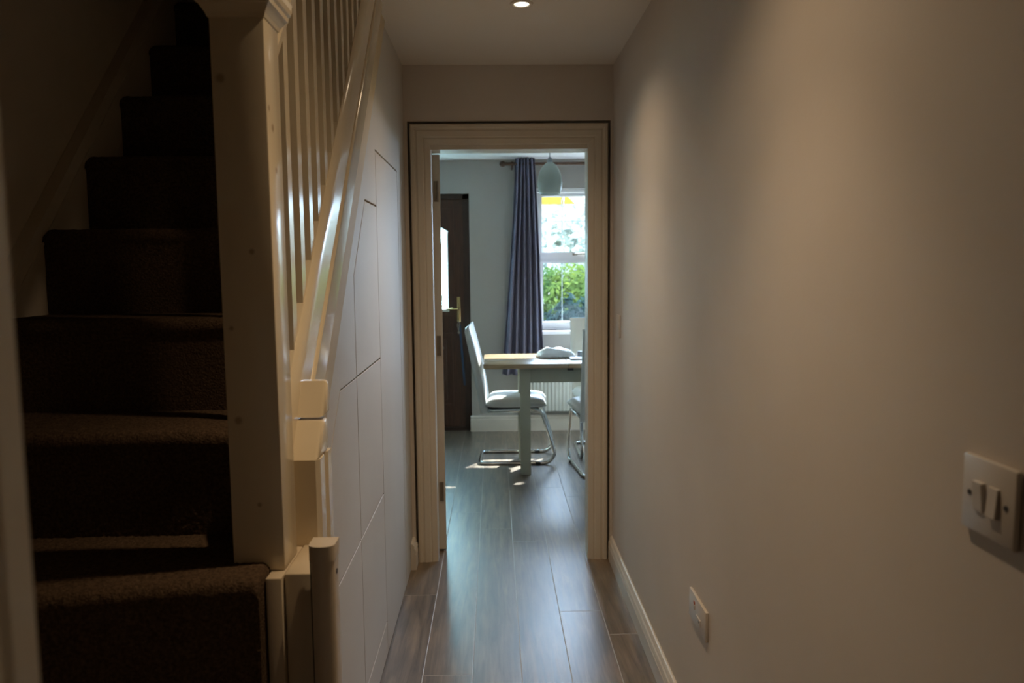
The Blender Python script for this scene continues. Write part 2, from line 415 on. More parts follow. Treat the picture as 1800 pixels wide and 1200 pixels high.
l.box((XA0 + 0.085, YE + 0.012, 0), (-0.299, YE + 0.14, 2.018)); l.box((0.456, YE + 0.012, 0), (XA1 - 0.085, YE + 0.14, 2.018)); l.box((XA0 + 0.085, YE + 0.012, 2.018), (XA1 - 0.085, YE + 0.14, 2.055))
l.build('lining', m_arch, t2)
# the open inner door: we see its hinge edge
d1 = sroot('door_1', (-0.3015, YE + 0.142, 0), 'white inner door swung open into the dining room')
d1.rotation_euler = (0, 0, math.radians(8))
q = LB(); q.box((0, 0, 0.008), (0.040, 0.70, 2.014), bev=0.002, seg=1); q.build('leaf', m_skirt, d1)
for z in (1.835, 1.068, 0.315):
    q = LB(); q.box((0.009, -0.004, z - 0.05), (0.027, 0.0, z + 0.05)); q.tube([(0.026, -0.005, z - .05), (0.026, -0.005, z + .05)], 0.005, 8)
    q.build('hinge', m_steel, d1, auto=40)
q = LB(); q.tube([(0.040, 0.63, 1.0), (0.070, 0.63, 1.0), (0.075, 0.60, 1.0), (0.075, 0.52, 1.0)], 0.009, 8); q.build('handle', m_steel, d1, smooth=True)

# ------------------------------------------------------------------ staircase
SL = 1.06
def R(y): return 1.30 + SL * (y - 1.538)        # top line of the base rail
Z1, Y1, RI, GO = 0.945, 1.235, 0.2055, 0.2165
st = thing('staircase', 'brown carpeted staircase with cream newel, balusters and rails rising at the left', 'staircase', (-0.76, 1.31, 0))
def step_mesh(name, k, x0, x1, skew=0.0, nx=40, amp=0.0015, fine=0.012):
    zk = Z1 + (k - 1) * RI; yk = Y1 + (k - 1) * GO
    zb = zk - RI; yb = yk + GO + 0.03
    pts = []
    n = max(2, int((yb - yk - .02) / fine))
    for i in range(n): pts.append((yb + (yk + .022 - yb) * i / n, zk))
    for i in range(9):
        a_ = PI / 2 + PI * 0.72 * i / 8
        pts.append((yk + .022 + .022 * math.cos(a_), zk - .022 + .022 * math.sin(a_)))
    n = max(2, int((RI - .045) / fine))
    for i in range(n + 1): pts.append((yk + .007, zk - .046 + (zb - .0 - (zk - .046)) * i / n))
    s = MB()
    cols_ = []
    for i in range(nx + 1):
        t = i / nx; x = x0 + (x1 - x0) * t
        col = []
        for (y, z) in pts:
            sk = skew * (1 - t) if y < yk + 0.1 else skew * (1 - t) * max(0, (yb - y) / (yb - yk - .1))
            e_ = 0.0
            edge = min(x - x0, x1 - x) / 0.014
            zz = z
            if edge < 1 and z > zk - .03: zz = z - 0.010 * (1 - edge) ** 2
            nz = mnoise.noise(Vector((x * 160, y * 160, z * 160))) * amp + mnoise.noise(Vector((x * 9, y * 9, z * 9))) * amp * 1.3
            col.append(s.bm.verts.new((x, y - sk - nz * .7, zz + nz)))
        cols_.append(col)
    for i in range(nx):
        for jx in range(len(pts) - 1):
            s.bm.faces.new((cols_[i][jx], cols_[i][jx+1], cols_[i+1][jx+1], cols_[i+1][jx]))
    # close the sides and back
    for i, rev in ((0, False), (nx, True)):
        c_ = s.bm.verts.new((x0 if i == 0 else x1, yb, zb))
        ring = cols_[i] + [c_]
        s.bm.faces.new(ring if not rev else ring[::-1])
    bmesh.ops.recalc_face_normals(s.bm, faces=s.bm.faces[:])
    return s.build(name, m_carpet, st, smooth=False, auto=60)
step_mesh('step', 1, XS + 0.028, -0.402, skew=0.10, nx=230, amp=0.0024, fine=0.0032)
step_mesh('step', 2, XS + 0.028, -0.452, nx=170, amp=0.0022, fine=0.004)
for k in range(3, 12):
    step_mesh('step', k, XS + 0.028, -0.452, nx=70, amp=0.0018, fine=0.008)
# winder steps between the gate opening and the first straight step
for i, (x1, zt) in enumerate(((-0.335, .185), (-0.50, .372), (-0.66, .558), (-0.82, .742))):
    s = MB(); s.prism([(XS + .002, 0.425), (x1, 0.425), (x1 - 0.03 * i, 1.262), (XS + .002, 1.262)], 'z', 0.0 if i == 0 else zt - .187, zt, bev=0.012)
    s.build('step', m_carpet, st, auto=40)
# wall string with bead
s = MB(); sl = 1.06
def WS(y): return 1.555 + sl * (y - 1.86)
s.prism([(1.0, .6), (1.0, WS(1.0)), (3.6, WS(3.6)), (3.6, WS(3.6) - .55), (1.3, .6)], 'x', XS + 0.001, XS + 0.027)
s.build('wall_string', m_swall, st)
s = MB(); s.prism([(1.0, WS(1.0) - .012), (1.0, WS(1.0) + .008), (3.6, WS(3.6) + .008), (3.6, WS(3.6) - .012)], 'x', XS + 0.001, XS + 0.034)
s.prism([(1.0, WS(1.0) - .062), (1.0, WS(1.0) - .052), (3.6, WS(3.6) - .052), (3.6, WS(3.6) - .062)], 'x', XS + 0.001, XS + 0.031)
s.build('string_bead', m_swall, st)
# outer string, base rail and cover strip: each follows the slope
def slope_bar(y0, y1, secs):
    """secs: cross-section as (x, drop below the rail line) closed polygon"""
    s = MB()
    A = [s.bm.verts.new((x, y0, R(y0) - d)) for x, d in secs]; B = [s.bm.verts.new((x, y1, R(y1) - d)) for x, d in secs]
    n = len(secs)
    for i in range(n): s.bm.faces.new((A[i], A[(i+1) % n], B[(i+1) % n], B[i]))
    s.bm.faces.new(A); s.bm.faces.new(B[::-1])
    bmesh.ops.recalc_face_normals(s.bm, faces=s.bm.faces[:])
    return s
slope_bar(1.396, 3.9, [(-.449, 0), (-.403, 0), (-.397, .012), (-.391, .036), (-.390, .060), (-.390, .146), (-.394, .152), (-.449, .152)]).build('base_rail', m_glossw, st, auto=35)
slope_bar(1.396, 3.7, [(-.449, .153), (-.392, .153), (-.388, .157), (-.385, .166), (-.388, .176), (-.389, .298), (-.393, .306), (-.449, .306)]).build('outer_string', m_glossw, st, auto=35)
slope_bar(1.56, 3.24, [(-.44, .315), (-.414, .315), (-.409, .322), (-.408, .500), (-.412, .510), (-.44, .510)]).build('cover_strip', m_strip, st, auto=35)
# boxed end under the string
def end_block(poly, xr, name, rad=0.012, xl=-0.405):
    s = MB(); s.prism(poly, 'x', xl, xr)
    es = [e_ for e_ in s.bm.edges if all(abs(v.co.x - xr) < 1e-5 for v in e_.verts)]
    bmesh.ops.bevel(s.bm, geom=es, offset=rad, segments=3, profile=0.5, affect='EDGES')
    return s.build(name, m_gloss, st, auto=35)
end_block([(1.492, 1.168), (1.526, 1.236), (1.545, 1.236), (1.545, 1.168)], -0.338, 'string_end_block', .010)
end_block([(1.432, 1.096), (1.484, 1.163), (1.525, 1.163), (1.525, 1.096)], -0.338, 'string_end_block', .010)
s = MB(); s.prism([(-.41, 1.432), (-.345, 1.432), (-.337, 1.440), (-.337, 1.475), (-.343, 1.481), (-.343, 1.498), (-.336, 1.504), (-.336, 1.532), (-.41, 1.532)], 'z', 0.0, 1.097)
s.build('boxing_post', m_gloss, st, auto=30)
s = MB(); s.box((-.4005, 1.276, 0), (-.3725, 1.43, .930), bev=.003); s.build('closing_board', m_box, st, auto=35)
s = MB(); s.box((-.3715, 1.288, 0), (-.319, 1.431, .933), bev=.004); s.build('closing_board', m_box, st, auto=35)
# newel post
nw = MB(); nw.box((-.465, 1.3105, .93), (-.375, 1.3955, 1.876), bev=.003); nwo = nw.build('newel_post', m_newel, st, auto=35, loc=(-.42, 1.353, .93))
c = MB()
def sq(h, z): return [(-.465 - h, 1.3105 - h, z), (-.375 + h, 1.3105 - h, z), (-.375 + h, 1.3955 + h, z), (-.465 - h, 1.3955 + h, z)]
lv = [(-.004, 1.872), (.002, 1.874), (.004, 1.880), (.012, 1.892), (.015, 1.894), (.0155, 1.902), (.019, 1.906), (.021, 1.914), (.021, 1.926), (.016, 1.934), (.008, 1.940), (.0, 1.962), (-.042, 1.985)]
rg = [[c.bm.verts.new(p) for p in sq(h, z)] for h, z in lv]
for r_, s_ in zip(rg, rg[1:]):
    for k in range(4): c.bm.faces.new((r_[k], r_[(k+1) % 4], s_[(k+1) % 4], s_[k]))
c.bm.faces.new(rg[0][::-1]); c.bm.faces.new(rg[-1])
co = c.build('newel_cap', m_gloss, nwo)
# handrail
def HR(y): return 1.826 + 1.06 * (y - 1.45)
s = MB()
secs = [(-.402, 0), (-.396, .006), (-.394, .03), (-.400, .04), (-.394, .05), (-.392, .075), (-.400, .098), (-.42, .106), (-.44, .098), (-.448, .075), (-.446, .05), (-.440, .04), (-.446, .03), (-.444, .006), (-.438, 0)]
A = [s.bm.verts.new((x, 1.392, HR(1.392) + d)) for x, d in secs]; B = [s.bm.verts.new((x, 3.2, HR(3.2) + d)) for x, d in secs]
n = len(secs)
for i in range(n): s.bm.faces.new((A[i], A[(i+1) % n], B[(i+1) % n], B[i]))
s.bm.faces.new(A); s.bm.faces.new(B[::-1]); bmesh.ops.recalc_face_normals(s.bm, faces=s.bm.faces[:])
s.build('handrail', m_glossw, st, auto=40)
# balusters: one mesh, lifted step by step
yb0 = 1.536; bw = 0.031
bm_ = MB(); bm_.prism([(yb0, R(yb0) - .006), (yb0 + bw, R(yb0 + bw) - .006), (yb0 + bw, HR(yb0 + bw) + .01), (yb0, HR(yb0) + .01)], 'x', -.436, -.404)
b0 = bm_.build('baluster', m_gloss, st, loc=(-.42, yb0 + bw / 2, R(yb0)))
base = b0.location.copy()
for i in range(1, 18):
    o = b0.copy(); C.objects.link(o); o.location = base + Vector((0, .0855 * i, SL * .0855 * i))

# ------------------------------------------------------------------ understair cupboard
uc = thing('understair_cupboard', 'white push-open cupboard fronts built under the sloping stair string', 'cupboard', (XP, 2.6, 0))
T = 0.018; g = 0.0027
def front(poly, name='cupboard_front', depth=T, x=XP):
    s = MB(); s.prism(poly, 'x', x - depth, x)
    es = [e_ for e_ in s.bm.edges if all(abs(v.co.x - x) < 1e-5 for v in e_.verts)]
    bmesh.ops.bevel(s.bm, geom=es, offset=0.0012, segments=1, affect='EDGES')
    return s.build(name, m_panel, uc)
Ya, Yb2, Yc, Yd = 1.900, 2.300, 2.785, 3.40
za, zb_, zc, zd, ze = 0.130, 0.625, 1.132, 1.682, 1.880
front([(Ya+g, za+g), (Yb2-g, za+g), (Yb2-g, zb_-g), (Ya+g, zb_-g)], 'drawer_front')
front([(Ya+g, zb_+g), (Yb2-g, zb_+g), (Yb2-g, zc-g), (2.048, zc-g), (Ya+g, .985)], 'drawer_front')
front([(Ya+g, 0.004), (Yb2-g, 0.004), (Yb2-g, za-g), (Ya+g, za-g)], 'plinth_front')
front([(Yb2+g, 0.004), (Yc-g, 0.004), (Yc-g, za-g), (Yb2+g, za-g)], 'plinth_front')
front([(Yb2+g, za+g), (Yc-g, za+g), (Yc-g, zb_-g), (Yb2+g, zb_-g)], 'drawer_front')
front([(Yb2+g, zb_+g), (Yc-g, zb_+g), (Yc-g, zc-g), (Yb2+g, zc-g)], 'drawer_front')
front([(Yb2+g, zc+g), (Yc-g, zc+g), (Yc-g, zd-g), (2.537, zd-g), (Yb2+g, 1.437)], 'cupboard_door')
front([(Yc+g, 0.004), (Yd-g, 0.004), (Yd-g, ze-g), (Yc+g, ze-g)], 'cupboard_door')
front([(1.533, 0), (Ya-g, 0), (Ya-g, .987), (2.047, zc+g*.5), (Yb2-g, zc+g*.5), (Yb2-g, 1.438), (2.536, zd+g), (Yc-g, zd+g), (Yc-g, ze+g), (Yd+g, ze+g), (Yd+g, 0),
       (YE-.001, 0), (YE-.001, HC+.05), (3.06, HC+.05), (3.06, R(3.06)-.48), (1.533, R(1.533)-.48)], 'face_panel')
s = MB(); s.prism([(1.54, 0), (YE-.001, 0), (YE-.001, HC), (3.06, HC), (3.0, R(3.0)-.52), (1.54, R(1.54)-.52)], 'x', XP - T - .012, XP - T - .001); s.build('carcass', m_gap, uc)

# ------------------------------------------------------------------ stair gate post
gp = thing('stair_gate_post', 'slim cream stair gate post with rounded cap beside the first carpeted step', 'gate post', (-.295, 1.26, 0))
def dshape(r, x0, x1, yb_, yf, n=10):
    pts = [(x0, yb_), (x0, yf + r)]
    cxm = (x0 + x1) / 2; hw = (x1 - x0) / 2
    for i in range(1, n): a_ = PI + PI * i / n; pts.append((cxm + hw * math.cos(a_), yf + r + r * math.sin(a_)))
    pts += [(x1, yf + r), (x1, yb_)]
    return pts
s = MB(); s.prism(dshape(.012, -.3155, -.2755, 1.285, 1.242), 'z', 0.0, .976); s.build('channel', m_gate, gp, auto=40)
s = MB(); s.prism(dshape(.014, -.3175, -.2735, 1.287, 1.238), 'z', .972, .998, bev=.0); s.build('cap', m_gate, gp, auto=40)
s = MB(); s.lathe([(.0001, 0), (.0045, 0), (.0045, .0012), (.0001, .0012)], (-.2756, 1.268, .945), 12, 'x'); s.build('screw', m_black, gp)
s = MB(); s.box((-.3195, 1.262, 0), (-.3158, 1.285, .97)); s.build('gap_shade_strip', m_black, gp)  # black strip added as the shade in the gap between post and board

# ------------------------------------------------------------------ plates on the right wall
sw = thing('light_switch', 'white two-rocker light switch on the right wall at the photo edge', 'switch', (XR, .845, 1.185))
cyw, czw = .846, 1.187
s = MB(); s.box((XR - .0085, cyw - .0475, czw - .0455), (XR, cyw + .0475, czw + .0455), bev=.003); s.build('plate', m_plastic, sw, auto=40)
for dy, tl_ in ((.013, -1), (-.013, 1)):
    s = MB(); x = XR - .0085
    a0, a1 = (.0045, .0015) if tl_ < 0 else (.0015, .0045)
    s.prism([(x - .0015 - a0 * .9, czw + .0175), (x - .004, czw), (x - .0015 - a1 * .9, czw - .0175), (x + .001, czw - .0175), (x + .001, czw + .0175)], 'y', cyw + dy - .0085, cyw + dy + .0085, bev=.0008)
    s.build('rocker', m_plastic, sw)
for dy in (.032, -.033):
    s = MB(); s.lathe([(.0001, 0), (.0032, 0), (.0036, .0012), (.0001, .0012)], (XR - .0097, cyw + dy, czw), 12, 'x'); s.build('screw', m_black, sw)
sp = thing('fused_spur', 'white fused spur plate with tiny red neon low on the right wall', 'socket', (XR, 2.07, .47))
s = MB(); s.box((XR - .009, 1.985, .43), (XR, 2.16, .515), bev=.002); s.build('plate', m_plastic, sp, auto=40)
m_neon = mat('neon_red', (0.45, 0.10, 0.05), 0.3)
s = MB(); s.box((XR - .011, 2.095, .488), (XR - .008, 2.107, .497), bev=.001); s.build('neon', m_neon, sp)
s = MB(); s.box((XR - .0115, 2.093, .474), (XR - .008, 2.109, .487), bev=.001); s.build('rocker', m_plastic, sp)
s = MB(); s.box((XR - .0115, 2.032, .450), (XR - .008, 2.072, .470), bev=.001); s.build('fuse_holder', m_plastic, sp)
for yy in (2.058, 2.046): 
    s = MB(); s.box((XR - .012, yy - .002, .457), (XR - .011, yy + .002, .463)); s.build('slot', m_black, sp)
bp_ = MB(); bp_.box((XR - .006, 3.46, 1.13), (XR, 3.545, 1.235), bev=.003)
tag(bp_.build('blank_plate', m_wall, auto=40), 'painted-over blank plate on the right wall beside the door case', 'plate')

# ------------------------------------------------------------------ downlights
m_emit = D.materials.new('lamp_lens_glow'); m_emit.use_nodes = True
nt = m_emit.node_tree; nt.nodes.remove(nt.nodes['Principled BSDF'])
em = nt.nodes.new('ShaderNodeEmission'); em.inputs['Color'].default_value = (1, .86, .64, 1); em.inputs['Strength'].default_value = 9.0
nt.links.new(em.outputs[0], nt.nodes['Material Output'].inputs['Surface'])
def downlight(x, y, label, watts):
    t = thing('downlight', label, 'downlight', (x, y, HC), group=None)
    s = MB(); s.lathe([(.026, -.001), (.028, -.004), (.040, -.004), (.042, -.001), (.042, .0), (.026, .0)], (x, y, HC), 40); s.build('bezel', m_ceil, t, smooth=True)
    s = MB(); s.lathe([(.0001, -.0015), (.0265, -.0015)], (x, y, HC), 40); s.build('lens', m_emit, t)
    for nm, wt, ang in (('downlight_spill', watts * .60, 132), ('downlight_beam', watts * 1.12, 80)):
        ld = D.lights.new(nm, 'SPOT'); lo = D.objects.new(nm, ld); C.objects.link(lo)
        lo.location = (x, y, HC - .012); ld.energy = wt; ld.color = (1.0, 0.72, 0.44)
        ld.spot_size = math.radians(ang); ld.spot_blend = 1.0; ld.shadow_soft_size = 0.018
downlight(.111, 2.855, 'round glowing recessed downlight in the hall ceiling before the doorway', 26 * LAMP)
downlight(.111, 1.40, 'round recessed downlight in the hall ceiling above the newel post', 24 * LAMP)

# ------------------------------------------------------------------ front door
d2 = sroot('door_2', (-.70, YB + .03, 0), 'dark brown wooden front door with arched glass at the far left')
yd = YB + .06
s = MB(); s.box((DX0, YB + .035, 0), (DX0 + .06, YB + .13, DZ1)); s.box((DX1 - .058, YB + .035, 0), (DX1, YB + .13, DZ1)); s.box((DX0, YB + .035, DZ1 - .045), (DX1, YB + .13, DZ1)); s.build('door_frame', m_doorfr, d2)
lx0, lx1 = DX0 + .060, DX1 - .058
gx0, gx1, gz0, gz1 = -.965, -.405, 1.07, 1.80
s = MB()
s.box((lx0, yd, .03), (gx0, yd + .05, 2.056)); s.box((gx1, yd, .03), (lx1, yd + .05, 2.056)); s.box((gx0, yd, .03), (gx1, yd + .05, gz0))
arch = [(gx0, 2.056), (gx0, gz1 - .05)]
for i in range(13):
    t = i / 12; x = gx0 + (gx1 - gx0) * t; arch.append((x, gz1 - .05 + .13 * math.sin(PI * (t * .86 + .07)) - .0))
arch += [(gx1, gz1 - .05), (gx1, 2.056)]
s.prism(arch, 'y', yd, yd + .05)
s.build('leaf', m_door, d2)
def frame_rect(x0, x1, z0, z1, wd, y0, y1):
    s = MB(); s.box((x0, y0, z0), (x0 + wd, y1, z1)); s.box((x1 - wd, y0, z0), (x1, y1, z1)); s.box((x0 + wd, y0, z0), (x1 - wd, y1, z0 + wd)); s.box((x0 + wd, y0, z1 - wd), (x1 - wd, y1, z1)); return s
frame_rect(gx0 - .07, gx1 + .055, gz0 - .05, 1.99, .018, yd - .010, yd).build('moulding', m_door, d2)
for x0, x1 in ((-1.05, -.74), (-.665, -.375)):
    frame_rect(x0, x1, .22, .88, .02, yd - .010, yd).build('moulding', m_door, d2)
    s = MB(); s.box((x0 + .055, yd - .008, .275), (x1 - .055, yd, .825), bev=.006); s.build('raised_panel', m_door, d2)
s = MB(); s.box((gx0 - .01, yd + .018, gz0 - .01), (gx1 + .006, yd + .026, gz1 + .09)); s.build('pane', m_obsc, d2)
m_lead = mat('green_leaded_glass', (0.06, 0.22, 0.16), 0.4)
m_bead = mat('white_glazing_bead', (0.75, 0.80, 0.78), 0.4)
s = MB(); s.box((gx0, yd - .004, gz0 - .002), (gx1 + .004, yd + .010, gz0 + .022), bev=.004); s.box((gx1 - .006, yd + .0, gz0), (gx1 + .003, yd + .016, gz1 - .04), bev=.002); s.build('glazing_bead', m_bead, d2)
s = MB()
for cz_, up in ((1.17, 1), (1.67, -1)):
    for i in range(4):
        a_ = i * 1.5; pts = [(-.47 + .022 * k * math.cos(a_) * .9 + .012 * k * .3, yd + .014, cz_ + up * .02 * k * math.sin(a_ + .5)) for k in range(5)]
        s.tube(pts, .004, 6)
s.build('leaded_motif', m_lead, d2)
hx = -.318
s = MB(); s.box((hx - .016, yd - .010, .975), (hx + .016, yd, 1.20), bev=.004); s.build('handle_plate', m_brass, d2, auto=40)
s = MB(); s.tube([(hx, yd - .010, 1.095), (hx, yd - .045, 1.095), (hx - .012, yd - .052, 1.095), (hx - .11, yd - .052, 1.092)], .009, 10); s.build('handle', m_brass, d2, smooth=True)
s = MB(); s.box((DX0 + .06, YB + .03, 0), (DX1 - .058, YB + .13, .03)); s.build('threshold', m_doorfr, d2)
ky = thing('key_lanyard', 'bunch of keys with long dark blue ribbon hanging from the front door lock', 'keys', (hx, yd - .02, .98))
s = MB(); s.box((hx - .004, yd - .034, .972), (hx + .004, yd - .0104, .990)); s.lathe([(.008, -.0012), (.014, -.0012), (.014, .0012), (.008, .0012), (.008, -.0012)], (hx, yd - .036, .962), 16, 'y'); s.build('key', m_steel, ky, auto=40)
for dx, rz in ((-.014, .25), (.004, -.1)):
    s = MB(); s.prism([(hx + dx - .004, .955), (hx + dx + .004, .955), (hx + dx + .004 + rz * .06, .890), (hx + dx - .004 + rz * .06, .890)], 'y', yd - .036 + dx * .3, yd - .034 + dx * .3)
    s.lathe([(.0001, -.0012), (.011, -.0012), (.011, .0012), (.0001, .0012)], (hx + dx + rz * .06, yd - .035 + dx * .3, .884), 14, 'y'); s.build('key', m_steel, ky, auto=40)
s = MB(); s.grid(lambda u, v: (hx + .008 + .036 * u + (v - .5) * .020, yd - .030 - .004 * math.sin(u * 9), .955 - .545 * u), 14, 2)
o = s.build('ribbon', m_blue, ky); o.modifiers.new('thickness', 'SOLIDIFY').thickness = 0.002

# ------------------------------------------------------------------ window
wn = sroot('window_1', (1.02, YB + .12, WZ0), 'white casement window of the dining room with garden beyond')
y0, y1 = YB + .10, YB + .165
fx0, fx1, fz0, fz1 = WX0, WX1, WZ0 + .005, WZ1 - .006
s = frame_rect(fx0, fx1, fz0, fz1, .045, y0, y1); s.box((fx0 + .8775, y0, fz0), (fx0 + .9225, y1, fz1)); s.box((fx0, y0, 1.512), (fx1, y1, 1.572)); s.build('frame', m_upvc, wn)
for x0, x1 in ((fx0 + .045, fx0 + .8775), (fx0 + .9225, fx1 - .045)):
    for z0, z1 in ((fz0 + .045, 1.512), (1.572, fz1 - .045)):
        wd = .022 if z0 < 1.5 else .014
        frame_rect(x0, x1, z0, z1, wd, y0 - .012, y0 + .045).build('sash', m_upvc, wn)
        s = MB(); s.box((x0 + wd, y0 + .016, z0 + wd), (x1 - wd, y0 + .022, z1 - wd)); s.build('pane', m_glass, wn)
        xm = x0 + (x1 - x0) * .235
        s = MB(); s.box((xm - .003, y0 + .028, z0 + wd), (xm + .003, y0 + .036, z1 - wd)); s.box((x0 + wd, y0 + .0285, z0 + (z1 - z0) * .56 - .003), (x1 - wd, y0 + .0355, z0 + (z1 - z0) * .56 + .003)) if z0 > 1.5 else None
        s.build('glazing_bar', m_grey, wn)
s = MB(); s.box((.70, y0 - .02, 1.556), (.745, y0 - .012, 1.580), bev=.003); s.tube([(.72, y0 - .02, 1.568), (.72, y0 - .04, 1.568), (.86, y0 - .042, 1.572)], .008, 8); s.build('handle', m_steel, wn, auto=40)
s = MB(); s.box((WX0 - .05, YB - .045, WZ0 - .032), (WX1 + .05, y0, WZ0), bev=.006); s.build('sill', m_upvc, wn)
s = MB(); s.box((WX0 + .001, YB + .02, WZ1 - .012), (WX1 - .001, YB + .095, WZ1 - .001)); s.tube([(WX0 + .01, YB + .05, WZ1 - .026), (WX1 - .01, YB + .05, WZ1 - .026)], .016, 12); s.build('roller_blind', m_upvc, wn, auto=40)

# ------------------------------------------------------------------ curtain and rod
rz_, ry = 2.332, YB - .125
cr_ = thing('curtain_rod', 'dark wooden curtain rod with round finial above the window', 'curtain rod', (.9, ry, rz_))
s = MB(); s.tube([(.115, ry, rz_), (1.9, ry, rz_)], .0135, 12); s.build('rod', m_rod, cr_, auto=40)
s = MB(); s.lathe([(.0001, -.062), (.012, -.060), (.022, -.048), (.0255, -.034), (.022, -.020), (.012, -.010), (.016, -.006), (.016, 0), (.0001, 0)], (.118, ry, rz_), 20, 'x'); s.build('finial', m_rod, cr_, smooth=True)
for bx in (.165, 1.83):
    s = MB(); s.tube([(bx, YB - .001, rz_ - .03), (bx, ry, rz_ - .022)], .008, 8); s.lathe([(.0135, -.008), (.019, -.008), (.019, .008), (.0135, .008)], (bx, ry, rz_), 16, 'x'); s.build('bracket', m_rod, cr_, auto=40)
def cur(u, v):
    z = 2.378 - v * (2.378 - .525)
    xl = .190 + (.066 - .190) * v ** 1.15; xr = .352 + (.432 - .352) * v ** .9
    x = xl + (xr - xl) * u + .004 * math.sin(v * 5 + u * 7)
    amp = .030 + .012 * v
    y = ry - .015 + amp * math.sin(u * 2 * PI * 5.5 + .7 * v) + .006 * math.sin(u * 17 + v * 3)
    return (x, y, z)
s = MB(); s.grid(cur, 132, 40)
co_ = s.build('curtain', m_curt, smooth=True); co_.modifiers.new('thickness', 'SOLIDIFY').thickness = 0.003
tag(co_, 'slate grey pleated curtain hanging left of the dining window', 'curtain')

# ------------------------------------------------------------------ radiator and low socket
ra = thing('radiator', 'white ribbed panel radiator under the window', 'radiator', (.95, YB - .06, .17))
s = MB()
nr = 44; x0r, x1r = .25, 1.70
pts = []
for i in range(nr):
    a0 = x0r + (x1r - x0r) * i / nr; d_ = (x1r - x0r) / nr
    pts += [(a0, YB - .075), (a0 + d_ * .35, YB - .075), (a0 + d_ * .5, YB - .085), (a0 + d_ * .85, YB - .085)]
pts += [(x1r, YB - .075), (x1r, YB - .035), (x0r, YB - .035)]
s.prism(pts, 'z', .185, .715); s.build('panel', m_rad, ra)
s = MB(); s.box((x0r - .01, YB - .092, .715), (x1r + .01, YB - .03, .727)); s.build('top_grille', m_rad, ra)
for x in (.34, 1.6):
    s = MB(); s.box((x, YB - .0355, .25), (x + .03, YB - .0005, .65)); s.build('bracket', m_rad, ra)
lo_ = MB(); lo_.box((.105, YB - .012, .212), (.205, YB, .272), bev=.003)
tag(lo_.build('wall_socket', m_plastic, auto=40), 'small white socket plate just above the skirting left of the radiator', 'socket')

# ------------------------------------------------------------------ pendant
px, py = .405, 5.5
pe = thing('pendant_light', 'frosted teardrop glass pendant lamp hanging before the dining window', 'pendant lamp', (px, py, HF))
s = MB(); s.lathe([(.0001, 0), (.045, 0), (.04, -.018), (.012, -.03), (.0001, -.03)], (px, py, HF), 24); s.build('ceiling_rose', m_upvc, pe, smooth=True)
s = MB(); s.tube([(px, py, HF - .03), (px, py, 2.225)], .0028, 8); s.build('cord', m_grey, pe)
s = MB(); s.lathe([(.0001, 2.232), (.008, 2.230), (.017, 2.212), (.021, 2.200), (.021, 2.188), (.0001, 2.188)], (px, py, 0), 20); s.build('cap', m_grey, pe, smooth=True)
s = MB(); prs = [(.020, 2.196), (.030, 2.188), (.048, 2.172), (.063, 2.150), (.076, 2.122), (.085, 2.090), (.089, 2.060), (.0885, 2.035), (.084, 2.008), (.076, 1.985), (.069, 1.972)]
s.lathe(prs + [(r - .003, z) for r, z in prs[::-1]], (px, py, 0), 40); s.build('shade', m_frost, pe, smooth=True)

# ------------------------------------------------------------------ dining table
tx0, tx1, ty0, ty1, tz = -.082, 1.34, 5.19, 5.815, .796
dt = thing('dining_table', 'oak topped dining table on square sage painted legs', 'table', (.63, 5.5, 0))
for a_, b_ in ((tx0, .505), (.507, tx1)):
    s = MB()
    if a_ < 0:
        c_ = .035
        s.prism([(a_ + c_, ty0), (b_, ty0), (b_, ty1), (a_ + c_, ty1), (a_ + .008, ty1 - .012), (a_, ty1 - c_), (a_, ty0 + c_), (a_ + .008, ty0 + .012)], 'z', tz - .034, tz, bev=.004)
    else: s.box((a_, ty0, tz - .034), (b_, ty1, tz), bev=.004)
    s.build('tabletop_leaf', m_top, dt, auto=35)
for lx in (.172, 1.03):
    for ly in (5.245, 5.69):
        s = MB(); s.prism([(lx, ly), (lx + .072, ly), (lx + .072, ly + .072), (lx, ly + .072)], 'z', 0, tz - .0345, bev=.003); s.build('leg', m_table, dt, auto=35)
s = MB(); s.box((.244, 5.262, .655), (1.03, 5.284, tz - .035)); s.box((.244, 5.722, .655), (1.03, 5.744, tz - .035)); s.box((.19, 5.317, .655), (.212, 5.69, tz - .035)); s.box((1.062, 5.317, .655), (1.084, 5.69, tz - .035)); s.build('apron', m_table, dt)
s = MB(); s.box((.50, 5.20, tz - .05), (.54, 5.26, tz - .034)); s.build('leaf_catch', m_black, dt)

